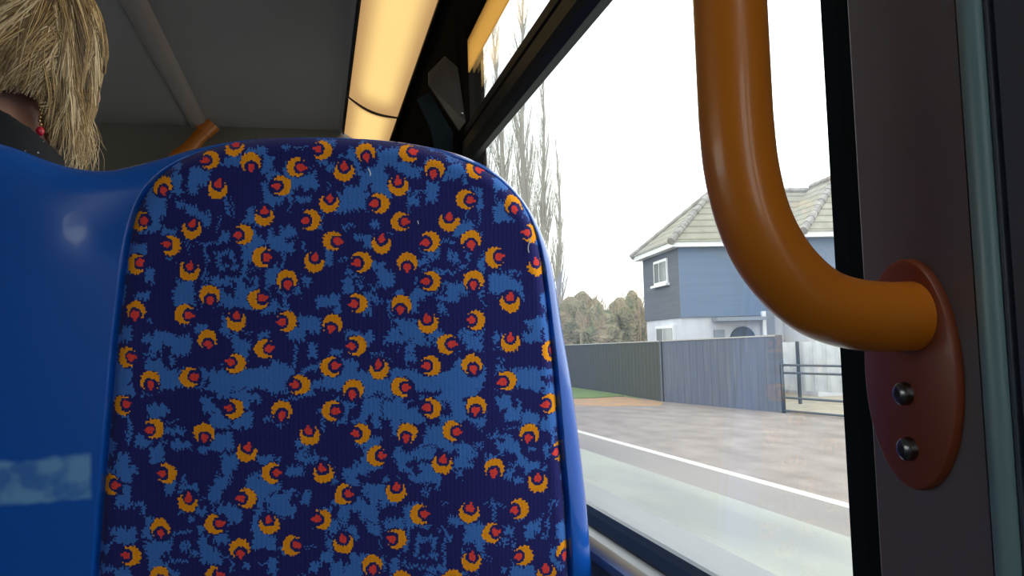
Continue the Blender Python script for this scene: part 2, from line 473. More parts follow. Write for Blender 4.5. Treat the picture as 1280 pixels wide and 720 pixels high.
PXM = .765/F                                        # metres per photo pixel on the seat plane, roughly
def pad_mesh():
    us = [p.x for p in pad_outline]; vs = [p.y for p in pad_outline]
    st = ST*PXM
    nu = int((max(us)-min(us))/st)+2; nv = int((max(vs)-min(vs))/st)+2
    U, V = np.meshgrid(min(us)+np.arange(nu)*st, min(vs)+np.arange(nv)*st)
    P = np.stack([U.ravel(), V.ravel()], 1)
    ins = inside(P, pad_outline); d = np.where(ins, 1, -1)*seg_dist(P, pad_outline)
    e = np.clip((.015-d)/.015, 0, 1.25)
    H = .0035-.010*e**2.6
    # padding swells gently
    H += .008*sstep(d, .0, .12)
    H += .00012*np.sin(P[:, 0]*2*PI/.0042)
    keep = d > -.0045
    idx = -np.ones(len(P), int); idx[keep] = np.arange(keep.sum())
    co_ = np.array([S3(0, 0, 0)-SO]*1)
    SUa, SVa, SNa = np.array(SU), np.array(SV), np.array(SN)
    co_ = P[keep, 0:1]*SUa+P[keep, 1:2]*SVa+H[keep][:, None]*SNa
    I = np.arange(nu*nv).reshape(nv, nu)
    q = np.stack([I[:-1, :-1], I[:-1, 1:], I[1:, 1:], I[1:, :-1]], -1).reshape(-1, 4)
    q = q[keep[q].all(1)]
    cen = P[q].mean(1)
    # stitch colour: where this stitch lies in the cloth
    W = SO_np+cen[:, 0:1]*SUa+cen[:, 1:2]*SVa
    dd = W-np.array(EYE); z = dd@np.array(fwd)
    px = 640+F*(dd@np.array(rt))/z; py = 360-F*(dd@np.array(up))/z
    mi = FAB[np.clip(((py-PY0)/ST).astype(int), 0, PH-1), np.clip(((px-PX0)/ST).astype(int), 0, PW-1)]
    me = bpy.data.meshes.new('upholstery_pad')
    me.vertices.add(len(co_)); me.vertices.foreach_set('co', co_.ravel())
    me.loops.add(len(q)*4); me.loops.foreach_set('vertex_index', idx[q].ravel())
    me.polygons.add(len(q)); me.polygons.foreach_set('loop_start', np.arange(len(q))*4)
    me.update()
    me.polygons.foreach_set('use_smooth', np.ones(len(q), bool))
    for m in (m_navy, m_sky, m_oran, m_red): me.materials.append(m)
    me.polygons.foreach_set('material_index', mi.astype(np.int32))
    me.update(calc_edges=True)
    return me
SO_np = np.array(SO)

GRP = 'double bus seats in rows'
seat = empty('bus_seat', SO, 'blue plastic double bus seat with orange-crescent moquette panel, nearest and largest', 'seat')
sbm, SHN = shell_mesh()
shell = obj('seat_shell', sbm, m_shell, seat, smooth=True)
nm = [v.normal.copy() for v in shell.data.vertices]
for i, q in enumerate(SHN): nm[i] = q
shell.data.normals_split_custom_set_from_vertices(nm)
padme = pad_mesh()
pad = bpy.data.objects.new('upholstery_panel', padme); C.objects.link(pad); pad.parent = seat
pad2 = bpy.data.objects.new('upholstery_panel', padme); C.objects.link(pad2); pad2.parent = seat
pad2.location = ((MIR-(max(p.x for p in pad_outline)-MIR)) - min(p.x for p in pad_outline), 0, 0)
# little white lint threads on the cloth
for k, (px, py, pts) in enumerate(((461, 217, [(-2, -4), (0, -1), (1, 3), (0, 5)]), (520, 279, [(0, -2), (1, 2)]), (659, 307, [(2, -8), (0, -2), (-1, 4), (0, 9)]))):
    bm = bmesh.new(); q = []
    for dx, dy in pts:
        u = seat_uv(px+dx, py+dy); q.append(S3(u.x, u.y, .0125 if k < 2 else .006)-SO)
    tube(bm, catmull(q, 4), .0005, 5)
    tag(obj('lint_thread', bm, m_lint, pad, smooth=True), 'white lint thread')
def cushion(x0, x1):
    bm = bmesh.new(); box(bm, x0, x1, .03, .42, -.42, -.33, bev=.025)
    return bm
uL, uR = min(p.x for p in outline), max(p.x for p in outline)
for x0, x1 in ((MIR+.01, uR-.01), (uL+.01, MIR-.01)):
    obj('seat_cushion', cushion(x0, x1), m_navy, seat, smooth=True, auto=40)
bm = B(uL+.01, uR-.01, .0, .40, -.455, -.425, bev=.01)
obj('seat_base', bm, m_shell, seat, smooth=True, auto=40)
for x in (uL+.2, uR-.2):
    bm = bmesh.new(); box(bm, x-.03, x+.03, .08, .30, -.845, -.455, bev=.006); box(bm, x-.05, x+.05, .04, .36, -.85, -.835, bev=.004)
    obj('pedestal', bm, m_steel, seat)

# seats of the rows further ahead (copies)
c = empty('bus_seat', SO+Vector((0, .80, 0)), 'plain blue plastic double bus seat of the row beyond, seen only mirrored in the window', 'seat', GRP)
for ch in seat.children:
    if not ch.name.startswith('upholstery'): copy_tree(ch, c)
seat['group'] = GRP

# ------------------------------------------------------------------ bus body
E = 1.9
WX = .35                                            # plane of the glass
def hitX(px, py, X):
    d = ray(px, py); return EYE+d*(X/d.x)
def hitY(px, py, Y):
    d = ray(px, py); return EYE+d*(Y/d.y)
def hitZ(px, py, dz):
    d = ray(px, py); return EYE+d*(dz/d.z)
def struct(name, bm, m, parent=None, smooth=False, auto=None):
    o = obj(name, bm, m, parent, smooth, auto)
    if not parent: o['kind'] = 'structure'
    return o
Y0, Y1 = -1.7, 3.40
XL = -2.05
FZ = 1.05
CZ = E+.915
struct('floor', B(XL-.05, WX+.05, Y0, Y1+.05, FZ-.05, FZ), m_floor)
yg = hitX(1048, 400, WX-.008).y+.004                          # rear edge of the big pane
yp = hitX(590, 120, WX).y                           # front edge of the big pane
zs = hitX(822, 679, WX).z                           # sill
zt0 = hitX(700, 72, WX).z                           # transom
print('yg', yg, 'yp', yp, 'zs', zs, 'zt0', zt0, 'E', E)
zt1 = zt0+.085
zh = hitX(639, 2, WX).z                             # head of the hopper glass
print('zt1', zt1, 'zh', zh)
# ceiling with the trim channel
bm = bmesh.new()
prism(bm, [(XL-.05, CZ), (.10, CZ), (.112, CZ-.012), (.118, CZ-.008), (.118, CZ+.05), (XL-.05, CZ+.05)], 'y', Y0, Y1+.05)
struct('ceiling', bm, m_ceil)
xt = -.45
bm = bmesh.new()
prism(bm, [(xt-.034, CZ), (xt-.030, CZ-.012), (xt-.012, CZ-.022), (xt+.012, CZ-.022), (xt+.030, CZ-.012), (xt+.034, CZ)], 'y', -.5, 3.39)
struct('trim_1', bm, m_trim, smooth=True, auto=50)
# roof void closing over the wall
cv = [(WX, zh+.075), (WX-.012, zh+.085), (WX-.018, zh+.12), (.318, E+.79), (.324, E+.80), (.308, E+.812), (.313, E+.822), (.300, E+.832), (.300, E+.95), (WX+.022, E+.95), (WX+.022, zh+.075)]
bm = bmesh.new(); prism(bm, cv, 'y', Y0, Y1)
struct('trim_2', bm, m_cove)
zr = hitX(800, 696, WX-.018).z
# upper wall above glass is carried by trim_2; wall below the sill
bm = bmesh.new()
prism(bm, [(.305, FZ), (WX+.06, FZ), (WX+.06, zs-.004), (.340, zs-.004), (.336, zr-.035), (.305, zr-.04)], 'y', Y0, Y1)
struct('wall_right', bm, m_wall)
# sill: rubber, aluminium ledge and a lower lip
def P2(px, py, X): p = hitX(px, py, X); return p.z
bm = bmesh.new(); prism(bm, [(WX+.004, zs), (WX-.006, zs+.002), (WX-.012, zs-.004), (WX-.018, zr), (WX-.018, zr-.02), (WX+.004, zr-.02)], 'y', yg-.02, yp)
struct('trim_3', bm, m_sill)
xl = .284; zl = hitX(766, 705, xl).z
print('ledge', xl, zr)
bm = bmesh.new(); prism(bm, [(WX-.018, zr-.002), (xl+.012, zl+.004), (xl+.004, zl+.001), (xl, zl-.003), (xl, zl-.012), (xl+.004, zl-.016), (WX-.018, zr-.03)], 'y', -.2, Y1-.02)
struct('trim_4', bm, m_alu, smooth=True, auto=30)
# glazing: window_1 big pane + hopper; window_2 beyond the pillar
def window(name, y0, y1, X=WX, z0=None, z1=None, tz=True):
    z0 = zs if z0 is None else z0; z1 = zh+.08 if z1 is None else z1
    w = bpy.data.objects.new(name, None); C.objects.link(w); w['kind'] = 'structure'; w.location = (X, (y0+y1)/2, z0)
    L = Vector((X, (y0+y1)/2, z0))
    def b(nm, m, *a, bev=0):
        bmx = bmesh.new(); box(bmx, *a, bev=bev)
        for v in bmx.verts: v.co -= L
        return obj(nm, bmx, m, w)
    if tz:
        b('glass_pane', m_glass, X, X+.005, y0, y1, z0-.01, zt0+.02)
        b('hopper_pane', m_glass, X, X+.005, y0, y1, zt1-.02, z1)
        # transom rail with a ledge and a groove
        bmx = bmesh.new()
        prism(bmx, [(X+.006, zt0), (X-.010, zt0-.002), (X-.020, zt0+.006), (X-.024, zt0+.018), (X-.022, zt0+.046), (X-.014, zt0+.052), (X-.014, zt0+.058),
                    (X-.018, zt0+.060), (X-.018, zt1-.008), (X-.012, zt1), (X+.006, zt1)], 'y', y0, y1)
        for v in bmx.verts: v.co -= L
        obj('transom', bmx, m_black, w)
    else:
        b('glass_pane', m_glass, X-.003, X+.003, y0, y1, z0, z1)
        for a in ((X-.02, X+.02, y0, y0+.05, z0, z1), (X-.02, X+.02, y1-.05, y1, z0, z1), (X-.02, X+.02, y0, y1, z0, z0+.04), (X-.02, X+.02, y0, y1, z1-.04, z1)):
            b('window_frame', m_rubber, *a)
    return w
w1 = window('window_1', yg, yp+.01)
PE = 2.43
window('window_2', PE, Y1)
struct('trim_12', B(WX-.012, WX+.03, PE, Y1, zh-.02, zh+.08), m_cove)
# strip at the hopper head, its tan stands in for the lens reflection
ys0 = hitX(587, 76, WX).y
bm = bmesh.new()
prism(bm, [(yg, zh), (ys0-.012, zh), (ys0, zh+.012), (ys0, zh+.075), (yg, zh+.075)], 'x', WX-.007, WX-.004)
struct('hopper_reflection_strip', bm, m_tan)
# --- pillar beyond the big pane, with fairing plates
bm = bmesh.new(); prism(bm, [(WX+.03, yp+.004), (WX-.006, yp), (WX-.018, yp+.012), (WX-.020, yp+.03), (WX-.030, yp+.034), (WX-.030, PE-.04), (WX-.010, PE), (WX+.03, PE)], 'z', FZ, E+.9)
struct('trim_6', bm, m_cove)
def plate_at(name, pts, Y, m, dy=None, th=.008):
    """a gusset plate standing across the wall at distance Y (each corner may lean by dy)"""
    dy = dy or [0]*len(pts)
    q = [hitY(px, py, Y+e) for (px, py), e in zip(pts, dy)]
    bm = bmesh.new(); a = [bm.verts.new(p) for p in q]; b = [bm.verts.new(p+Vector((0, th, 0))) for p in q]
    bm.faces.new(a); bm.faces.new(b[::-1])
    for i in range(len(a)): bm.faces.new((a[i], a[(i+1) % len(a)], b[(i+1) % len(b)], b[i]))
    return obj(name, bm, m)
g1 = plate_at('pillar_fairing', [(572, 84), (582, 152), (574, 163), (536, 106), (536, 90), (556, 70)], yp-.035, m_dark, [0, -.02, -.02, .03, .03, .02])
tag(g1, 'dark grey triangular fairing plate with a screw, at the top of the window pillar', 'fairing')
p_ = hitY(577, 142, yp-.055); bm = bmesh.new(); ball(bm, p_, .0035, 2); g1s = obj('screw', bm, m_steel, g1, True)
g2 = plate_at('pillar_fairing', [(521, 124), (537, 115), (548, 135), (566, 165), (566, 192), (543, 185), (538, 160), (531, 146)], yp+.02, m_rubber)
tag(g2, 'black angled fairing bracket left of the grey triangular plate', 'fairing')

# --- near pillar on the right
def Yat(px, X, py=413): return hitX(px, py, X).y
ya, yb, yc, yd, ye = Yat(1072, .312), Yat(1080, .300), Yat(1221, .300), Yat(1241, .2965), Yat(1262, .303)
print('pillar Y', ya, yb, yc, yd, ye)
z_lo, z_hi = FZ, CZ
bm = bmesh.new(); prism(bm, [(WX+.03, yg+.002), (WX-.003, yg+.002), (WX-.008, yg-.004), (.318, ya+.004), (.310, ya), (.310, ya-.03), (WX+.03, ya-.03)], 'z', z_lo, z_hi)
struct('trim_7', bm, m_rubber)
bm = bmesh.new(); prism(bm, [(.309, yb+.0005), (.302, yb), (.300, yb-.003), (.300, yc), (.340, yc), (.340, yb+.0005)], 'z', z_lo, z_hi)
struct('trim_8', bm, m_pillar)
bm = bmesh.new()
cpx, cpy, rr = .303, (yc+yd)/2, abs(yc-yd)/2
arc = [(cpx-rr*.9*math.sin(PI*k/10), cpy+rr*math.cos(PI*k/10)) for k in range(11)]
prism(bm, arc+[(.335, yd), (.335, yc)], 'z', z_lo, z_hi)
struct('trim_9', bm, m_teal, smooth=True, auto=40)
bm = bmesh.new()
prism(bm, [(.306, yd), (.303, yd-.001), (.303, ye), (.308, ye-.002), (.303, ye-.004), (.303, -.05), (WX+.03, -.05), (WX+.03, yd)], 'z', z_lo, z_hi)
struct('trim_10', bm, m_bluepan)
window('window_6', -1.45, -.05)
struct('trim_13', B(.303, WX+.03, Y0, -1.45, z_lo, z_hi), m_bluepan)

# --- other walls, kept to the places light comes in from
def wallY(name, Y, th, win, m):
    bm = bmesh.new()
    if win is None: box(bm, XL, WX+.08, Y, Y+th, FZ, CZ)
    else:
        x0, x1, z0, z1 = win
        box(bm, XL, WX+.08, Y, Y+th, FZ, z0); box(bm, XL, WX+.08, Y, Y+th, z1, CZ+.05); box(bm, XL, x0, Y, Y+th, z0, z1); box(bm, x1, WX+.08, Y, Y+th, z0, z1)
    return struct(name, bm, m)
wallY('wall_front', Y1, .05, None, m_bulk)
wallY('wall_back', Y0-.05, .05, (-.26, .26, E-.15, E+.80), m_wall)
struct('window_7', B(-.26, .26, Y0-.03, Y0-.025, E-.15, E+.80), m_glass)  # unseen rear window, added to light the seat backs
bm = bmesh.new()
box(bm, XL-.05, XL, Y0, Y1, FZ, E-.05); box(bm, XL-.05, XL, Y0, Y1, E+.50, CZ+.05)
wins = [(-.10, 1.20), (1.4, 3.2)]
ed = [Y0]+[v for w in wins for v in w]+[Y1]
for i in range(0, len(ed), 2): box(bm, XL-.05, XL, ed[i], ed[i+1], E-.05, E+.50)
struct('wall_left', bm, m_wall)
for i, (a, b) in enumerate(wins): window('window_%d' % (i+3), a, b, X=XL-.02, z0=E-.05, z1=E+.50, tz=False)

# --- ceiling light band: lens segments
LA, LB = Vector((.124, 0, E+.900)), Vector((.298, 0, E+.832))
yj = 2.92
joint = hitZ(437, 122, .90).y
print('lens joint Y', joint)
lab = ['warm yellow ceiling light lens, long segment above the window', 'short far warm yellow ceiling light lens past the dark joint']
for k, (a, b) in enumerate(((.2, joint-.012), (joint+.012, Y1-.02))):
    o = empty('ceiling_light', ((LA.x+LB.x)/2, (a+b)/2, LA.z), lab[k], 'light', 'ceiling light lenses')
    bm = bmesh.new(); n = 10; pr = []
    for i in range(n+1):
        t = i/n; p = LA.lerp(LB, t); nrm = Vector((LB.z-LA.z, 0, -(LB.x-LA.x))).normalized()
        pr.append(p+nrm*.016*math.sin(PI*t))
    for i in range(n, -1, -1):
        pr.append(pr[i]+Vector((0, 0, .006)))
    prism(bm, [(p.x, p.z) for p in pr], 'y', a, b)
    for v in bm.verts: v.co -= o.location
    obj('diffuser', bm, m_lens, o, True, 40)
    for (xx, zz) in ((LA.x-.004, LA.z-.001), (LB.x+.001, LB.z-.001)):
        bm = bmesh.new(); box(bm, xx-.003, xx+.003, a, b, zz-.006, zz+.012)
        for v in bm.verts: v.co -= o.location
        obj('lens_frame', bm, m_black, o)
bm = bmesh.new()
pr = [LA.lerp(LB, i/10)+Vector((-.3, 0, -.9)).normalized()*(.019*math.sin(PI*i/10)) for i in range(11)]
prism(bm, [(p.x, p.z) for p in pr]+[(p.x, p.z+.012) for p in pr[::-1]], 'y', joint-.012, joint+.012)
struct('trim_11', bm, m_dark, smooth=True, auto=40)

# --- orange stanchion meeting the ceiling trim
pt = hitY(264, 154, Y1-.06)
pb_ = hitY(238, 184, pt.y)
print('stanchion', pt, pb_)
st = empty('handrail_pole', (pb_.x-.05, pt.y, FZ), 'orange handrail pole rising to the end of the grey ceiling trim', 'handrail')
L = Vector(st.location)
dirn = (pt-pb_).normalized()
path = catmull([Vector((pb_.x-.13, pt.y, FZ)), Vector((pb_.x-.13, pt.y, FZ+.6)), Vector((pb_.x-.12, pt.y, FZ+1.2)), pb_-dirn*.12, pb_, pt], 8)
bm = bmesh.new(); tube(bm, [p-L for p in path], .028); obj('pole', bm, m_rail, st, True, 60)
bm = bmesh.new(); tube(bm, [pt-L-dirn*.05, pt-L-dirn*.03, pt-L+dirn*.0], [.034, .036, .04]); obj('ceiling_bracket', bm, m_rail, st, True, 40)

# --- the big grab rail on the near pillar
GY = hitX(1150, 397, .300).y
print('rail Y', GY)
cl = [(917, 100), (921, 165), (927, 215), (940, 268), (960, 312), (988, 349), (1022, 377), (1060, 391), (1105, 396)]
pts = [hitY(px, py, GY) for px, py in cl]
xv = pts[0].x
topz = E+.46
low = pts[0].z
P_ = [Vector((xv, GY, low+.12+.06*i)) for i in range(3)][::-1]
P_top = [Vector((.299, GY, topz)), Vector((.26, GY, topz-.002)), Vector((xv+.03, GY, topz-.02)), Vector((xv+.004, GY, topz-.06))]
path = catmull(P_top+P_+pts+[Vector((.299, GY, pts[-1].z))], 8)
rail = empty('grab_rail', (.30, GY, pts[-1].z), 'thick orange grab rail curving from above down to the pillar beside the window', 'handrail')
L = Vector(rail.location)
bm = bmesh.new(); tube(bm, [p-L for p in path], .0178, 40); obj('rail_tube', bm, m_rail, rail, True, 60)
def rail_plate(zc, h, w, yc_, flip=1):
    bm = bmesh.new(); n = 56
    ringsd = [(1.0, .300), (1.0, .2965), (.985, .2952), (.95, .2945)]
    rg = []
    for s, X in ringsd:
        rg.append([bm.verts.new((X-L.x, yc_+s_*0+s*w/2*math.cos(2*PI*k/n)*1.0-(1-s)*0-L.y, zc+s*h/2*math.copysign(abs(math.sin(2*PI*k/n))**.96, math.sin(2*PI*k/n))-L.z)) for k in range(n) for s_ in (0,)])
    for a, b in zip(rg, rg[1:]):
        for k in range(n): bm.faces.new((a[k], a[(k+1) % n], b[(k+1) % n], b[k]))
    bm.faces.new(rg[-1]); bm.faces.new(rg[0][::-1])
    return bm
pT, pB = hitX(1140, 322, .297), hitX(1150, 613, .297)
pl, pr_ = hitX(1083, 445, .297), hitX(1198, 455, .297)
pw, ph = pl.y-pr_.y, pT.z-pB.z
print('plate', pw, ph)
pyc, pzc = (pl.y+pr_.y)/2, (pT.z+pB.z)/2
plt = obj('mounting_plate', rail_plate(pzc, ph, pw, pyc), m_plate, rail, True, 35)
obj('mounting_plate', rail_plate(topz+.03, ph, pw, pyc), m_plate, rail, True, 35)
for (px, py) in ((1132, 492), (1137, 561)):
    c = hitX(px, py, .2945)-L
    bm = bmesh.new(); tube(bm, [c+Vector((0, 0, 0)), c+Vector((-.0035, 0, 0))], [.0062, .0056], 24)
    # domed head around a hexagonal socket
    tube(bm, [c+Vector((-.0035, 0, 0)), c+Vector((-.0052, 0, 0))], [.0056, .0036], 24)
    b_ = obj('screw', bm, m_steel, rail, True, 50)
    bm = bmesh.new(); tube(bm, [c+Vector((-.0048, 0, 0)), c+Vector((-.0055, 0, 0))], .0024, 6)
    obj('hex_socket', bm, m_hex, b_)

# ------------------------------------------------------------------ the woman in the row ahead
def Yr(a): return Matrix.Rotation(a, 3, 'Z')
dH = ray(18, 62)
HC = EYE+dH*(1.02/dH.dot(fwd))                       # head centre
HF = R(-50)                                         # turned to her right
TL = R(8)
Rh = Yr(HF) @ Matrix.Rotation(-TL, 3, 'X')           # local: x right, y facing, z up
def Hd(x, y, z): return HC+Rh @ Vector((x, y, z))
person = empty('person', (HC.x, HC.y, FZ), 'person with short blonde hair, black flecked jacket and dangling red earring, seen from behind', 'person')
PL = Vector(person.location)
def remeshed(name, bm, m, vox, parent, sm=6):
    for v in bm.verts: v.co -= PL
    o = obj(name, bm, m, parent, True)
    r = o.modifiers.new('remesh', 'REMESH'); r.mode = 'VOXEL'; r.voxel_size = vox; r.use_smooth_shade = True
    s = o.modifiers.new('smooth', 'SMOOTH'); s.iterations = sm; s.factor = .5
    return o
NB = HC+Vector((-.005, -.045, -.205))                # neck base
def limb(bm, a, b, r0, r1, n=8):
    a, b = Vector(a), Vector(b)
    for i in range(n+1):
        t = i/n; ball(bm, a.lerp(b, t), r0+(r1-r0)*t, 2)
hip = Vector((HC.x, HC.y-.04, FZ+.615)); 
def body(bm, g=0.0, hands=True, head=True):
    if head:
        ball(bm, Hd(0, -.012, .035), (.074, .094, .088), 4, Rh)
        ball(bm, Hd(0, .025, -.035), (.058, .062, .075), 4, Rh)
        ball(bm, Hd(0, .055, -.085), (.028, .026, .024), 3, Rh)      # chin
        ball(bm, Hd(0, .098, -.025), (.011, .016, .018), 3, Rh)      # nose
        ball(bm, Hd(0, .093, -.005), (.008, .010, .025), 3, Rh)
        ball(bm, Hd(0, .083, -.058), (.022, .010, .009), 3, Rh)      # lips
        for s in (-1, 1):
            ball(bm, Hd(s*.032, .075, -.015), (.022, .016, .018), 3, Rh)
            ball(bm, Hd(s*.030, .082, .022), (.020, .010, .008), 3, Rh)
            ball(bm, Hd(s*.076, -.012, -.012), (.008, .017, .027), 3, Rh)
            ball(bm, Hd(s*.075, -.006, -.040), (.006, .008, .010), 3, Rh)
        limb(bm, Hd(0, -.02, -.05), NB+Vector((0, 0, -.03)), .052, .058, 10)
    ball(bm, NB+Vector((0, 0, -.09)), (.125+g, .085+g, .075+g), 4)
    for k in range(9):
        t = k/8; p = (NB+Vector((0, 0, -.10))).lerp(hip, t)
        w = .165-.035*math.sin(t*PI)+.0*t
        ball(bm, p, (w+g, .105+g, .08+g), 3)
    for s in (-1, 1):
        sh = NB+Vector((s*.165, 0, -.085)); el = sh+Vector((s*.06, .06, -.27)); wr = el+Vector((-s*.07, .21, -.03))
        limb(bm, sh, el, .050+g, .038+g, 8); limb(bm, el, wr, .037+g, .026+g, 8)
        if hands:
            d = Vector((-s*.25, 1, -.12)).normalized(); sd = Vector((1, s*.25, 0)).normalized()
            pc = wr+d*.05
            ball(bm, pc, (.038, .045, .015), 3)
            for q, (o_, ln) in enumerate(((-.027, .062), (-.009, .074), (.009, .070), (.027, .056))):
                a = pc+d*.035+sd*o_; m1 = a+d*ln*.5+Vector((0, 0, .006)); e_ = m1+d*ln*.42+Vector((0, 0, -.018))
                limb(bm, a, m1, .0088, .008, 5); limb(bm, m1, e_, .008, .0068, 5)
            a = pc-sd*s*.03-d*.012; m1 = a-sd*s*.026+d*.028; limb(bm, a, m1, .0105, .0095, 5); limb(bm, m1, m1+d*.026, .009, .008, 4)
bm = bmesh.new(); body(bm)
for s in (-1, 1):
    h0 = hip+Vector((s*.09, .02, 0)); kn = h0+Vector((s*.03, .36, .0)); an = kn+Vector((0, .02, -.40))
    an.z = FZ+.09
    limb(bm, h0, kn, .075, .056, 12); limb(bm, kn, an, .052, .036, 12); limb(bm, an+Vector((0, 0, -.045)), an+Vector((0, .16, -.055)), .035, .028, 8)
bodyo = remeshed('body', bm, m_skin, .0042, person, 4)
bm = bmesh.new(); body(bm, .012, hands=False, head=False)
# stand-up collar
for k in range(44):
    a = 2*PI*k/44
    top = .078-.034*math.cos(a)-.02*math.sin(a)      # stands higher at her left and at the nape
    for q in range(7):
        t = q/6
        ball(bm, NB+Vector((math.cos(a)*(.082-.012*t), math.sin(a)*(.082-.014*t), -.05+(top+.05)*t)), (.014-.004*t, .014-.004*t, .016), 2)
jk = remeshed('jacket', bm, m_jacket, .006, person, 5)
bm = bmesh.new()
for s in (-1, 1):
    h0 = hip+Vector((s*.09, .02, 0)); kn = h0+Vector((s*.03, .36, .0)); an = kn+Vector((0, .02, -.40)); an.z = FZ+.15
    limb(bm, h0, kn, .086, .066, 12); limb(bm, kn, an, .062, .05, 12)
remeshed('trousers', bm, m_trouser, .008, person, 5)
for s in (-1, 1):
    bm = bmesh.new()
    an = hip+Vector((s*.12, .40, 0)); an.z = FZ+.05
    ball(bm, an+Vector((0, .07, 0)), (.045, .13, .045), 3)
    box(bm, an.x-.04, an.x+.04, an.y-.045, an.y+.18, FZ+.001, FZ+.02, bev=.006)
    remeshed('shoe', bm, m_rubber, .007, person, 3)
# hair: cap plus layered locks of strands
def sm1(x, a, b):
    t = max(0, min(1, (x-a)/(b-a))); return t*t*(3-2*t)
def hair_end(ph):
    """lowest z of hair (head frame) by azimuth; 0 = face, 90 = her right, 180 = nape"""
    a = abs(ph)
    if a < 35: return .045
    if a < 60: return .045+(-.130-.045)*sm1(a, 33, 48)
    if a < 66: return -.130
    if a < 90: return -.130+.060*sm1(a, 66, 88)
    return -.070-.030*sm1(a, 95, 130)
def hair_pt(ph, z, s):
    """point of the hair surface at azimuth and height, s scales outward"""
    a = R(ph); c = .125
    zt = max(-1, min(1, (z-.0)/c))
    r = math.sqrt(max(0, 1-zt*zt)) if z > 0 else 1
    if z < 0: r = 1-.10*sm1(-z, .03, .12)*(1 if abs(ph) > 95 else .4)
    rx, ry = .096*s, .122*s
    if abs(ph) < 90: ry = .108*s
    return Vector((math.sin(a)*rx*r, math.cos(a)*ry*r-.008, z*s if z > 0 else z))
bm = bmesh.new()
nA, nZ = 72, 22; grid = []
for i in range(nA):
    ph = -180+360*i/nA; ze = hair_end(ph); row = []
    for j in range(nZ+1):
        t = j/nZ; z = .125*math.cos(t*PI/2) if ze > 0 and False else None
        th = t
        z = .125-(.125-ze)*(1-math.cos(th*PI/2)) if True else 0
        row.append(bm.verts.new(HC+Rh @ hair_pt(ph, z, .985)-PL))
    grid.append(row)
for i in range(nA):
    for j in range(nZ):
        try: bm.faces.new((grid[i][j], grid[(i+1) % nA][j], grid[(i+1) % nA][j+1], grid[i][j+1]))
        except ValueError: pass
bmesh.ops.remove_doubles(bm, verts=bm.verts, dist=.0004)
hair = obj('hair', bm, hair_m[2], person, True)
sd_ = hair.modifiers.new('thick', 'SOLIDIFY'); sd_.thickness = .012; sd_.offset = -1
bm = bmesh.new()
rnd = random.Random(3)
for c in range(620):
    ph0 = rnd.uniform(-180, 180)
    if c % 2: ph0 = rnd.uniform(30, 150)             # denser on the side we see
    zs_ = rnd.uniform(.02, .124) if c % 3 else rnd.uniform(-.02, .1)
    if abs(ph0) < 35: zs_ = max(zs_, .07)
    drift = rnd.uniform(8, 46)*(1 if ph0 > 0 else -1)    # locks sweep towards the nape
    if 35 < ph0 < 88: drift = rnd.uniform(-26, 4)
    ln = rnd.uniform(.055, .13); tone = rnd.choices((0, 1, 2, 3), (5, 4, 4, 2))[0]
    lift = rnd.uniform(1.0, 1.075); wv = rnd.uniform(.0, .005); wf = rnd.uniform(1.5, 3.2); wp = rnd.uniform(0, 6)
    for k in range(11):
        dp, dl, dr = rnd.gauss(0, 3.6), rnd.uniform(.8, 1.15), rnd.uniform(-.012, .016)
        pts = []; n = 9
        for i in range(n):
            t = i/(n-1); cl_ = 1-.72*t
            ph = ph0+dp*cl_+drift*t+wv*900*math.sin(wf*t*2+wp)*t
            ze = hair_end(max(-180, min(180, ph)))-.012
            z = max(zs_-ln*dl*t*(1.0 if zs_ < .09 else (.35+.65*t)), ze-.02*rnd.random()) if t > 0 else zs_
            s = lift*(1+dr*cl_)+.05*t*(1 if z < -.06 and abs(ph) < 90 else 0)
            z = min(z, .1245)
            pts.append(HC+Rh @ hair_pt(ph, z, s)-PL)
        ok = all((pts[i+1]-pts[i]).length > 1e-5 for i in range(n-1))
        if not ok:
            q = [pts[0]]
            for p in pts[1:]:
                if (p-q[-1]).length > .001: q.append(p)
            pts = q
        if len(pts) < 3: continue
        m_ = len(pts)
        tube(bm, pts, [.0011*(1-.75*(i/(m_-1))**2) for i in range(m_)], 3, False, tone if rnd.random() < .8 else rnd.randrange(3))
# locks over the ear and towards the nape
for c in range(210):
    ph0 = rnd.uniform(58, 150); zs_ = rnd.uniform(-.02, .07); tone = rnd.choices((0, 1, 2, 3), (5, 3, 4, 3))[0]; dr0 = rnd.uniform(6, 26)
    for k in range(9):
        dp, ex, li = rnd.gauss(0, 2.6), rnd.uniform(-.018, .008), rnd.uniform(1.0, 1.06); pts = []
        for i in range(8):
            t = i/7; ph = ph0+dp*(1-.6*t)+dr0*t+3*math.sin(t*5+c)
            pts.append(HC+Rh @ hair_pt(ph, zs_+(hair_end(ph)+ex-zs_)*t, li-.03*t)-PL)
        tube(bm, pts, [.0010*(1-.1*i) for i in range(8)], 3, False, tone)
# wispy tips on the cheek side
for c in range(150):
    ph = rnd.uniform(42, 68); a = HC+Rh @ hair_pt(ph, -.06-rnd.random()*.04, 1.02)-PL
    dn = Rh @ Vector((rnd.gauss(.004, .006), rnd.gauss(.010, .010), -rnd.uniform(.04, .085)))
    mid = a+dn*.55+Rh @ Vector((0, rnd.uniform(-.004, .012), 0))
    tube(bm, catmull([a, mid, a+dn], 4), [.0007*(1-.09*i) for i in range(9)], 3, False, rnd.choice((0, 1, 1)))
for f in bm.faces: f.smooth = True
st_ = bpy.data.meshes.new('hair_strands'); bm.to_mesh(st_); bm.free()
link('hair_strands', st_, hair_m, hair)
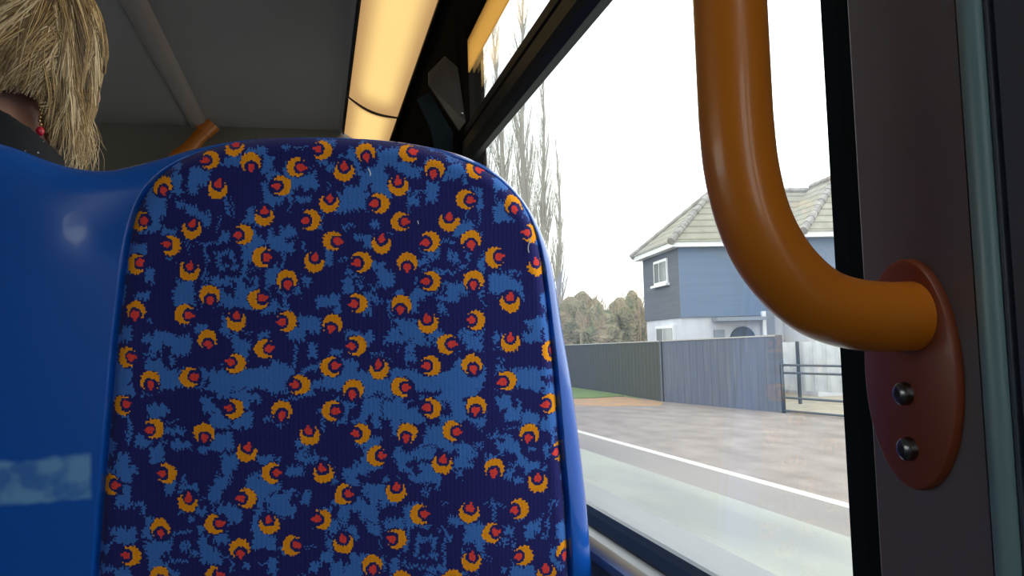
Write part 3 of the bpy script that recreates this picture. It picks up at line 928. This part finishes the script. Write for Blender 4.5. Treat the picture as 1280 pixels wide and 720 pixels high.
# earring: hook, chain of beads and a red drop
er = Hd(.088, .004, -.070)
bm = bmesh.new()
for k in range(11): ball(bm, er-PL+Vector((.0009*math.sin(k*2), 0, -.0045*k)), .0022, 1)
ear = obj('earring', bm, m_gold, person, True)
bm = bmesh.new(); ball(bm, er-PL+Vector((0, 0, -.053)), (.005, .005, .006), 2)
obj('red_bead', bm, m_bead, ear, True)

# ------------------------------------------------------------------ outside: ground
def ground_mat(name, c1, c2, sc, bump, stretch=(1, 1, 1), lo=.35, hi=.65):
    return mat(name, c1, .9, noise=(sc, c2, lo, hi, stretch), bump=bump, spec=.2)
m_road = ground_mat('pale_worn_asphalt', (.33, .34, .30), (.25, .255, .25), .55, (60, .3, .01), (1, .35, 1), .42, .62)
m_road2 = ground_mat('darker_asphalt_edge', (.26, .24, .225), (.225, .205, .195), .8, (60, .3, .01), (1, .3, 1))
m_gravel = ground_mat('brown_gravel_verge', (.30, .262, .238), (.21, .182, .165), 2.2, (25, .6, .03), (1, .5, 1), .3, .7)
m_line = mat('white_road_paint', (.52, .50, .46), .7, noise=(8, (.5, .48, .45), .55, .8))
m_grass = mat('verge_grass', (.13, .22, .05), .9, noise=(6, (.2, .25, .08), .4, .6), bump=(40, .8, .05))
m_dirt = mat('orange_dirt', (.42, .24, .10), .9, noise=(2.5, (.30, .22, .15), .4, .65))
m_bluerefl = mat('blue_reflection_wall', (.155, .205, .285), .75, noise=(1.2, (.165, .22, .31), .4, .6, (.3, .3, 6)))  # blue seat reflection in the glass, painted into the wall colour
XLN = hitZ(900, 587, -E).x
print('line X', XLN, hitZ(725, 540, -E), hitZ(1058, 632, -E))
g = bmesh.new()
def quad(bm, pts):
    bm.faces.new([bm.verts.new(p) for p in pts])
def slab(name, pts, z, m, th=.03):
    bm = bmesh.new(); v = [bm.verts.new((x, y, z)) for x, y in pts]; w = [bm.verts.new((x, y, z-th)) for x, y in pts]
    bm.faces.new(v); bm.faces.new(w[::-1])
    for i in range(len(v)): bm.faces.new((v[i], v[(i+1) % len(v)], w[(i+1) % len(v)], w[i]))
    o = obj(name, bm, m); o['kind'] = 'structure'; return o
def xl_at(Y):
    a, b = hitZ(725, 540, -E), hitZ(1058, 632, -E)
    return a.x+(b.x-a.x)*(Y-a.y)/(b.y-a.y)
def band(name, offs0, offs1, z, m, y0=-20, y1=90, th=.03):
    slab(name, [(xl_at(y0)+offs0, y0), (xl_at(y0)+offs1, y0), (xl_at(y1)+offs1, y1), (xl_at(y1)+offs0, y1)], z, m, th)
slab('road', [(-60, -60), (xl_at(-60)-.9, -60), (xl_at(140)-.9, 140), (-60, 140)], 0, m_road)
band('road_edge', -.9, .08, 0, m_road2, -60, 140)
band('road_line', -.07, .09, .004, m_line, -60, 140, .004)
slab('verge', [(xl_at(-60)+.08, -60), (120, -60), (120, 140), (xl_at(140)+.08, 140)], 0, m_gravel)

# fence
A_, B_, C_ = hitZ(706, 482.5, -E), hitZ(829, 502, -E), hitZ(977, 516, -E)
print('fence', A_, B_, C_)
A_.z = B_.z = C_.z = 0
m_fdark = mat('dark_olive_boards', (.050, .058, .030), .8, noise=(1.2, (.062, .06, .042), .4, .6, (6, 6, .6)))
m_fblue = mat('reflection_tinted_boards', (.095, .11, .145), .75, noise=(1.5, (.13, .14, .165), .45, .75, (5, 5, .5)))  # boards tinted blue to stand in for the seat's reflection
m_cap = mat('pale_fence_capping', (.38, .37, .34), .7)
def fence_run(name, P, Q, h0, h1, m, label):
    o = empty(name, P, label, 'fence', 'board fences along the verge')
    d = (Q-P); Ln = d.length; d.normalize(); n = Vector((-d.y, d.x, 0))
    bm = bmesh.new(); nb = int(Ln/.15)
    for i in range(nb):
        a = i*Ln/nb; b = (i+1)*Ln/nb-.0015; h = h0+(h1-h0)*i/nb; off = .004*(i % 2)
        c = [d*a+n*off, d*b+n*off, d*b+n*(off+.02), d*a+n*(off+.02)]
        lo = [bm.verts.new(p) for p in c]; hi = [bm.verts.new(p+Vector((0, 0, h))) for p in c]
        bm.faces.new(lo[::-1]); bm.faces.new(hi)
        for k in range(4): bm.faces.new((lo[k], lo[(k+1) % 4], hi[(k+1) % 4], hi[k]))
    obj('board_panel', bm, m, o)
    bm = bmesh.new(); c0 = [n*-.02, n*.06]
    v = []
    for (t, h) in ((0, h0), (Ln, h1)):
        for q in (-.02, .06):
            for zz in (0, .035): v.append(bm.verts.new(d*t+n*q+Vector((0, 0, h+zz))))
    for f in ((0, 1, 3, 2), (4, 6, 7, 5), (0, 4, 5, 1), (2, 3, 7, 6), (1, 5, 7, 3), (0, 2, 6, 4)): bm.faces.new([v[i] for i in f])
    obj('capping', bm, m_cap, o)
    for t in (0, Ln):
        h = h0 if t == 0 else h1
        bm = bmesh.new(); box(bm, -.06, .06, -.06, .06, 0, h+.03, bev=.008)
        q = obj('post', bm, m, o); q.location = d*t+n*.03
    return o
def zat(px, py, P): 
    d = ray(px, py); return EYE.z+d.z/math.hypot(d.x, d.y)*math.hypot(P.x, P.y)
hA, hB, hC = zat(706, 432, A_), zat(829, 427, B_), zat(977, 420, C_)
A2 = A_+(A_-B_).normalized()*9
fence_run('board_fence', A2, B_, hA+(hA-hB)*.9, hB, m_fdark, 'dark olive board fence behind the grass verge, left of the house')
fence_run('board_fence', B_, C_, hB, hC, m_fblue, 'board fence with painted blue window reflection, in front of the dark slate house')
# dark shed roof line behind left fence
# grass and dirt
def rib(name, pts, z, m, lab=None, kind='structure', cat=None):
    bm = bmesh.new(); v = [bm.verts.new((hitZ(px, py, -E).x, hitZ(px, py, -E).y, z)) for px, py in pts]; w = [bm.verts.new(q.co-Vector((0, 0, z))) for q in v]
    bm.faces.new(v); bm.faces.new(w[::-1])
    for i in range(len(v)): bm.faces.new((v[i], v[(i+1) % len(v)], w[(i+1) % len(v)], w[i]))
    o = obj(name, bm, m); o['kind'] = kind
    if lab: o['label'] = lab; o['category'] = cat
    return o
rib('dirt_patch', [(640, 506), (700, 506), (760, 508), (826, 507), (829, 503), (775, 496), (700, 493), (640, 492)], .006, m_dirt)
gr = rib('grass', [(600, 500), (700, 499), (740, 498), (780, 495.5), (800, 498.6), (760, 491.3), (706, 483.6), (640, 475)], .03, m_grass, 'strip of short green grass along the foot of the dark olive fence', 'stuff', 'grass')

m_straw = mat('straw_coloured_ground', (.42, .375, .29), .9, noise=(3, (.32, .28, .22), .4, .7))
rib('dirt_yard', [(979, 482), (1070, 476), (1110, 524), (979, 515)], .005, m_straw)
# open field gate and the white corrugated screen behind it
m_white = mat('white_corrugated_sheet', (.62, .64, .66), .5, noise=(3, (.5, .52, .55), .4, .7))
m_gate = mat('dark_painted_gate', (.06, .08, .10), .5)
D_ = hitZ(1065, 524, -E); D_.z = 0
dG = (D_-C_).normalized(); D_ = C_+dG*4.2
gt = empty('field_gate', C_+dG*.1, 'low dark barred metal gate across the driveway opening', 'gate')
def gz(px, py, P): return zat(px, py, P)
zz = [gz(1000, 457, C_+dG*.9), gz(1000, 467, C_+dG*.9), gz(1000, 499, C_+dG*.9), gz(1000, 516, C_+dG*.9)]
print('gate z', zz, 'fence h', hA, hB, hC)
for i, z in enumerate(zz):
    bm = bmesh.new(); tube(bm, [dG*0+Vector((0, 0, max(z, .05))), dG*3.9+Vector((0, 0, max(z, .05)))], .028, 10); obj('gate_bar', bm, m_gate, gt, True)
for t in (0, 3.9):
    bm = bmesh.new(); tube(bm, [dG*t, dG*t+Vector((0, 0, zz[0]+.03))], .035, 10); obj('gate_upright', bm, m_gate, gt, True)
nG = Vector((-dG.y, dG.x, 0)); nG = nG if nG.x > 0 else -nG
scr = empty('corrugated_screen', C_+nG*2.2-dG*4.5, 'white corrugated metal screen standing behind the driveway gate', 'fence')
bm = bmesh.new(); n = 110; prev = None; Ls = 12; hS = zat(1000, 428, C_+nG*2.2)
for i in range(n+1):
    t = i/n*Ls; off = .06*(1 if (i//2) % 2 else 0)
    a = bm.verts.new(dG*t+nG*off+Vector((0, 0, .35))); b = bm.verts.new(dG*t+nG*off+Vector((0, 0, hS)))
    if prev: bm.faces.new((prev[0], a, b, prev[1]))
    prev = (a, b)
sc_ = obj('corrugated_sheet', bm, m_white, scr)
so_ = sc_.modifiers.new('thick', 'SOLIDIFY'); so_.thickness = .004
for t in (.1, 3.0, 6.0, 9.0, 11.9):
    bm = bmesh.new(); box(bm, -.035, .035, -.035, .035, 0, hS+.02); q = obj('post', bm, m_gate, scr); q.location = dG*t-nG*.08

# ------------------------------------------------------------------ house
m_slate = mat('dark_slate_cladding', (.105, .115, .13), .8, noise=(1.5, (.125, .135, .15), .4, .6, (.3, .3, 8)))
m_render = mat('pale_render', (.60, .61, .65), .8, noise=(2, (.54, .55, .6), .4, .6))
m_pvc = mat('white_pvc', (.80, .81, .82), .4)
m_wglass = mat('dark_house_glass', (.12, .14, .14), .08, spec=.8)
m_dpan = mat('grey_panel', (.25, .28, .32), .6)
def tile_mat():
    m = mat('grey_brown_roof_tiles', (.30, .28, .23), .85)
    nt = m.node_tree; b = nt.nodes['Principled BSDF']
    tc = nt.nodes.new('ShaderNodeTexCoord'); w = nt.nodes.new('ShaderNodeTexWave'); w.bands_direction = 'Z'; w.wave_profile = 'SAW'
    w.inputs['Scale'].default_value = 1.25; w.inputs['Distortion'].default_value = 0
    nt.links.new(tc.outputs['Object'], w.inputs['Vector'])
    n = nt.nodes.new('ShaderNodeTexNoise'); n.inputs['Scale'].default_value = 2.5; n.inputs['Detail'].default_value = 5
    nt.links.new(tc.outputs['Object'], n.inputs['Vector'])
    r = nt.nodes.new('ShaderNodeValToRGB')
    e = r.color_ramp.elements; e[0].position = 0; e[0].color = (.15, .145, .12, 1); e[1].position = .25; e[1].color = (.40, .385, .315, 1)
    nt.links.new(w.outputs['Fac'], r.inputs[0])
    mx = nt.nodes.new('ShaderNodeMix'); mx.data_type = 'RGBA'; mx.blend_type = 'MULTIPLY'; mx.inputs[0].default_value = .5
    nt.links.new(r.outputs[0], mx.inputs[6]); nt.links.new(n.outputs['Fac'], mx.inputs[7]); nt.links.new(mx.outputs[2], b.inputs['Base Color'])
    bp = nt.nodes.new('ShaderNodeBump'); bp.inputs['Distance'].default_value = .04; nt.links.new(w.outputs['Fac'], bp.inputs['Height']); nt.links.new(bp.outputs[0], b.inputs['Normal'])
    return m
m_tile = tile_mat()
m_ridge = mat('ridge_tiles', (.33, .32, .30), .85, noise=(3, (.24, .23, .22), .4, .6))
def at_depth(px, py, zc):
    d = ray(px, py); return EYE+d*(zc/d.dot(fwd))
P1 = at_depth(847, 305, 26.0); zE = P1.z            # eaves height
# far corner: same eaves height
d = ray(803, 322); P2 = EYE+d*((zE-EYE.z)/d.z)
print('house', P1, P2)
e1 = (P2-P1); e1.z = 0; SL = e1.length; e1.normalize()       # along the road-facing wall, away
e2 = Vector((e1.y, -e1.x, 0)); e2 = e2 if e2.x > 0 else -e2    # into the plot
print('side len', SL)
HO = Vector((P1.x, P1.y, 0))
house = empty('house', HO, 'two-storey dark slate house with pale lower storey and tiled hip roof', 'house')
def HP(a, b, z): return e2*a+e1*b+Vector((0, 0, z))    # local frame: a into plot, b away
def hbox(name, a0, a1, b0, b1, z0, z1, m, parent=house):
    bm = bmesh.new(); c = [(a0, b0), (a1, b0), (a1, b1), (a0, b1)]
    lo = [bm.verts.new(HP(a, b, z0)) for a, b in c]; hi = [bm.verts.new(HP(a, b, z1)) for a, b in c]
    bm.faces.new(lo[::-1]); bm.faces.new(hi)
    for k in range(4): bm.faces.new((lo[k], lo[(k+1) % 4], hi[(k+1) % 4], hi[k]))
    return obj(name, bm, m, parent)
zS = zat(850, 397, P1)                                # storey line
W = 13
print('storey z', zS, 'eaves', zE)
ZE = zE
wl = hbox('lower_wall', .05, W, .05, SL-.05, 0, zS, m_render); hbox('upper_wall', 0, W, 0, SL, zS, ZE-.05, m_slate)
hbox('front_reflection', .0, W, -.03, -.001, zS, ZE-.05, m_bluerefl)  # thin sheet carrying the painted blue reflection
# south wing, its corner found on its own eaves
d = ray(1006, 291); Q = EYE+d*((ZE-EYE.z)/d.z)-HO; wa, wb = Q.dot(e2)+.25, Q.dot(e1)+.25
print('wing', wa, wb)
hbox('lower_wall', wa+.05, wa+4.6, wb+.05, 0, 0, zS, m_render); hbox('upper_wall', wa, wa+4.7, wb, -.04, zS, ZE-.05, m_bluerefl)
hbox('fascia', -.27, W, -.27, SL+.27, ZE-.12, ZE+.06, m_pvc)
hbox('fascia', wa-.27, wa+4.97, wb-.27, .2, ZE-.12, ZE+.06, m_pvc)
apx = at_depth(0, 0, 1)
RH = 2.05; ov = .33
def roof(bm, a0, a1, b0, b1, z, h, axis):
    if axis == 'a':
        m_ = (b0+b1)/2; hw = (b1-b0)/2
        r0, r1 = HP(a0+hw, m_, z+h), HP(a1-hw, m_, z+h)
    else:
        m_ = (a0+a1)/2; hw = (a1-a0)/2
        r0, r1 = HP(m_, b0+hw, z+h), HP(m_, b1, z+h)
    c = [HP(a0, b0, z), HP(a1, b0, z), HP(a1, b1, z), HP(a0, b1, z)]
    V = [bm.verts.new(p) for p in c]; r0v, r1v = bm.verts.new(r0), bm.verts.new(r1)
    if axis == 'a':
        for f in ((V[0], V[1], r1v, r0v), (V[1], V[2], r1v), (V[2], V[3], r0v, r1v), (V[3], V[0], r0v)): bm.faces.new(f)
    else:
        for f in ((V[0], V[1], r0v), (V[1], V[2], r1v, r0v), (V[2], V[3], r1v), (V[3], V[0], r0v, r1v)): bm.faces.new(f)
    bm.faces.new(V[::-1])
    return c, r0, r1
bm = bmesh.new(); c, r0, r1 = roof(bm, -ov, W, -ov, SL+ov, ZE+.05, RH, 'a')
obj('roof', bm, m_tile, house)
def ridge(P, Q): 
    bm = bmesh.new(); n = max(3, int((Q-P).length/.4))
    for i in range(n):
        a, b = P.lerp(Q, i/n), P.lerp(Q, (i+1.05)/n); tube(bm, [a, b], [.13, .11], 8)
    obj('ridge_tiles', bm, m_ridge, house)
ridge(c[0], r0); ridge(c[3], r0); ridge(r0, r1)
bm = bmesh.new(); c, r0, r1 = roof(bm, wa-ov, wa+4.7+ov, wb-ov, SL/2, ZE+.05, RH+.15, 'b')
obj('roof', bm, m_tile, house)
ridge(c[0], r0); ridge(c[1], r0); ridge(r0, r1)
print('apex px', [proj(HO+p) for p in (r0, r1)])
# windows on the road-facing wall (plane a = 0)
def on_side(px, py):
    d = ray(px, py); k = (HO-EYE).dot(e2)/d.dot(e2); q = EYE+d*k-HO; return q.dot(e1), q.z
def side_window(x0, y0, x1, y1, sill):
    b1_, zt = on_side(x0, y0); b0_, zb = on_side(x1, y1); _, zb = on_side(x0, y1)
    f = hbox('window', -.05, .10, b0_, b1_, zb, zt, m_pvc)
    mdl = b0_+(b1_-b0_)*.58; t = .09
    for k, (u, v) in enumerate(((b0_+t, mdl-t/2), (mdl+t/2, b1_-t))):
        hbox('pane', -.06, -.04, u, v, zb+t, zt-t, m_wglass, f)
    if sill: hbox('sill', -.15, .02, b0_-.12, b1_+.12, zb-.08, zb, m_pvc, f)
side_window(818, 328, 836, 358, True)
side_window(821, 408, 844, 434, False)
# porch on the south wall: canopy, pipe, small opening, arched door
def on_front(px, py):
    d = ray(px, py); k = (HO-EYE).dot(e1)/d.dot(e1); q = EYE+d*k-HO; return q.dot(e2), q.z
a0, z0 = on_front(890, 399); a1, z1 = on_front(950, 393)
hbox('porch_canopy', a0, a1, -.5, 0, z0-.08, z0+.03, m_dpan)
a2, _ = on_front(905, 410); hbox('small_window', a0+.05, a2, -.03, .02, z0-.95, z0-.35, m_dpan)
a3, _ = on_front(951, 400); a4, _ = on_front(966, 400); hbox('downpipe', a3, a3+.12, -.15, -.03, 0, z1+.1, m_pvc); hbox('side_panel', a3+.14, a4, -.12, -.02, 0, z1+.1, m_dpan)
ac, zc_ = on_front(928, 412)
bm = bmesh.new(); n = 16; rad = .42; pts = [(ac-rad, 0), (ac+rad, 0)]+[(ac+rad*math.cos(PI*k/n), zc_-rad+.1+rad*math.sin(PI*k/n)) for k in range(n+1)]
lo = [bm.verts.new(HP(a, -.04, z)) for a, z in pts]; hi = [bm.verts.new(HP(a, .03, z)) for a, z in pts]
bm.faces.new(lo); bm.faces.new(hi[::-1])
for i in range(len(pts)): bm.faces.new((lo[i], lo[(i+1) % len(pts)], hi[(i+1) % len(pts)], hi[i]))
obj('arched_door', bm, m_gate, house)

# ------------------------------------------------------------------ trees
m_bark = mat('pale_grey_bark', (.50, .48, .44), .9, noise=(6, (.42, .40, .37), .4, .6))
m_twig = mat('tan_twigs', (.48, .38, .25), .9)
m_bush = mat('tan_olive_foliage', (.40, .34, .22), .9, noise=(1.6, (.24, .25, .14), .42, .6), bump=(8, 1, .2))
def grow(bm, p, d, L, r, depth, rnd, upw, spread, nb):
    n = 5; pts = [p]; q = p.copy(); dd = d.copy()
    for i in range(n):
        dd = (dd+Vector((rnd.gauss(0, .07), rnd.gauss(0, .07), upw*.12))).normalized(); q = q+dd*L/n; pts.append(q.copy())
    tube(bm, pts, [r*(1-.75*i/n) for i in range(n+1)], 4 if depth > 1 else 3, False)
    if depth <= 0: return
    for k in range(nb):
        t = rnd.uniform(.2, .95); i = min(int(t*n), n-1); b = pts[i].lerp(pts[i+1], t*n-i)
        a = rnd.uniform(0, 2*PI); s = Vector((math.cos(a), math.sin(a), 0))*spread+Vector((0, 0, 1))*upw+dd*.3
        grow(bm, b, s.normalized(), L*rnd.uniform(.35, .55), r*(1-.7*t)*.5, depth-1, rnd, upw, spread, nb)
def poplar(px, zc, H, seed, label, fork=False, lean=0, nb=70):
    d = ray(px, 430); b = EYE+d*(zc/d.dot(fwd)); b.z = 0
    o = empty('bare_poplar', b, label, 'tree', 'tall bare poplars beyond the fence'); rnd = random.Random(seed)
    bm = bmesh.new(); n = 14; pts = []
    for i in range(n+1):
        t = i/n; pts.append(Vector((lean*t+.12*math.sin(t*7+seed), .1*math.sin(t*5), H*t)))
    tube(bm, pts, [.20*(1-.93*t/n)+.005 for t in range(n+1)], 8)
    obj('trunk', bm, m_bark, o, True)
    bm = bmesh.new()
    for k in range(nb):
        t = rnd.uniform(.12, .97)**.9; i = min(int(t*n), n-1); p = pts[i].lerp(pts[i+1], t*n-i)
        a = rnd.uniform(0, 2*PI); s = Vector((math.cos(a)*.30, math.sin(a)*.30, 1)).normalized()
        grow(bm, p, s, H*.20*(1.15-t), .05*(1.1-t)+.010, 2, rnd, 1.0, .42, 5)
    obj('branches', bm, m_bark, o)
poplar(664, 37, 21, 1, 'tallest bare poplar, thick trunk just right of the dark window bar end')
poplar(686, 43, 18, 2, 'bare poplar second from the right, beside the thickest trunk', nb=64)
poplar(703, 48, 14.5, 3, 'smallest bare poplar, furthest right and nearest the seat edge', nb=50)
poplar(640, 40, 21, 4, 'bare poplar furthest left, seen above and below the dark window bar', nb=60, lean=-.6)
poplar(612, 44, 22, 5, 'bare poplar mostly hidden behind the seat top', nb=50)
# hedge and scrub behind the dark fence
def bush(px, zc, r, h, seed, label, twigs=26):
    d = ray(px, 430); b = EYE+d*(zc/d.dot(fwd)); b.z = 0
    o = empty('bare_bush', b, label, 'bush', 'tan scrub behind the dark fence'); rnd = random.Random(seed)
    bm = bmesh.new(); ball(bm, (0, 0, h*.42), (r, r, h*.46), 4)
    from mathutils import noise as nz
    for v in bm.verts:
        k = nz.noise(v.co*1.3+Vector((seed, 0, 0)))*.35+nz.noise(v.co*4+Vector((seed, 5, 0)))*.16
        v.co = Vector((v.co.x*(1+k), v.co.y*(1+k), max(0, v.co.z*(1+k*.6))))
    obj('foliage', bm, m_bush, o)
    bm = bmesh.new()
    for k in range(twigs):
        a = rnd.uniform(0, 2*PI); q = rnd.uniform(0, r*.8)
        grow(bm, Vector((math.cos(a)*q, math.sin(a)*q, h*.3)), Vector((math.cos(a)*.35, math.sin(a)*.35, 1)).normalized(), h*rnd.uniform(.45, .75), .03, 2, rnd, .6, .6, 4)
    obj('twigs', bm, m_twig, o)
labs = ['tan leafless bush at the seat edge behind the dark fence', 'olive-tan bush between seat edge and house, behind the dark fence',
        'bushy tan scrub in the middle of the gap before the house', 'pale twiggy bush close to the house corner', 'taller thin twiggy bush touching the left house corner', 'tan bush hidden mostly behind the seat']
for i, (px, zc, r, h) in enumerate(((708, 40, 1.35, 4.4), (733, 45, 1.6, 4.9), (757, 36.5, 1.0, 3.8), (777, 41, 1.2, 4.4), (795, 36.5, .75, 4.5))):
    bush(px, zc, r, h, i+20, labs[i])

# ------------------------------------------------------------------ sky
w = bpy.data.worlds.new('overcast_sky'); bpy.context.scene.world = w; w.use_nodes = True
nt = w.node_tree; bg = nt.nodes['Background']
tc = nt.nodes.new('ShaderNodeTexCoord'); sp = nt.nodes.new('ShaderNodeSeparateXYZ'); nt.links.new(tc.outputs['Generated'], sp.inputs[0])
r = nt.nodes.new('ShaderNodeValToRGB'); nt.links.new(sp.outputs['Z'], r.inputs[0])
r.color_ramp.elements[0].position = 0; r.color_ramp.elements[0].color = (.93, .95, .88, 1)
r.color_ramp.elements[1].position = .35; r.color_ramp.elements[1].color = (.97, 1, 1, 1)
nt.links.new(r.outputs[0], bg.inputs[0]); bg.inputs[1].default_value = 3.0

sc = bpy.context.scene
sc.view_settings.view_transform = 'Standard'; sc.view_settings.look = 'None'; sc.view_settings.gamma = 1; sc.view_settings.exposure = 0
sc.view_settings.use_curve_mapping = False
sc.cycles.max_bounces = 12; sc.cycles.transparent_max_bounces = 24; sc.cycles.diffuse_bounces = 5
sc.cycles.use_denoising = True
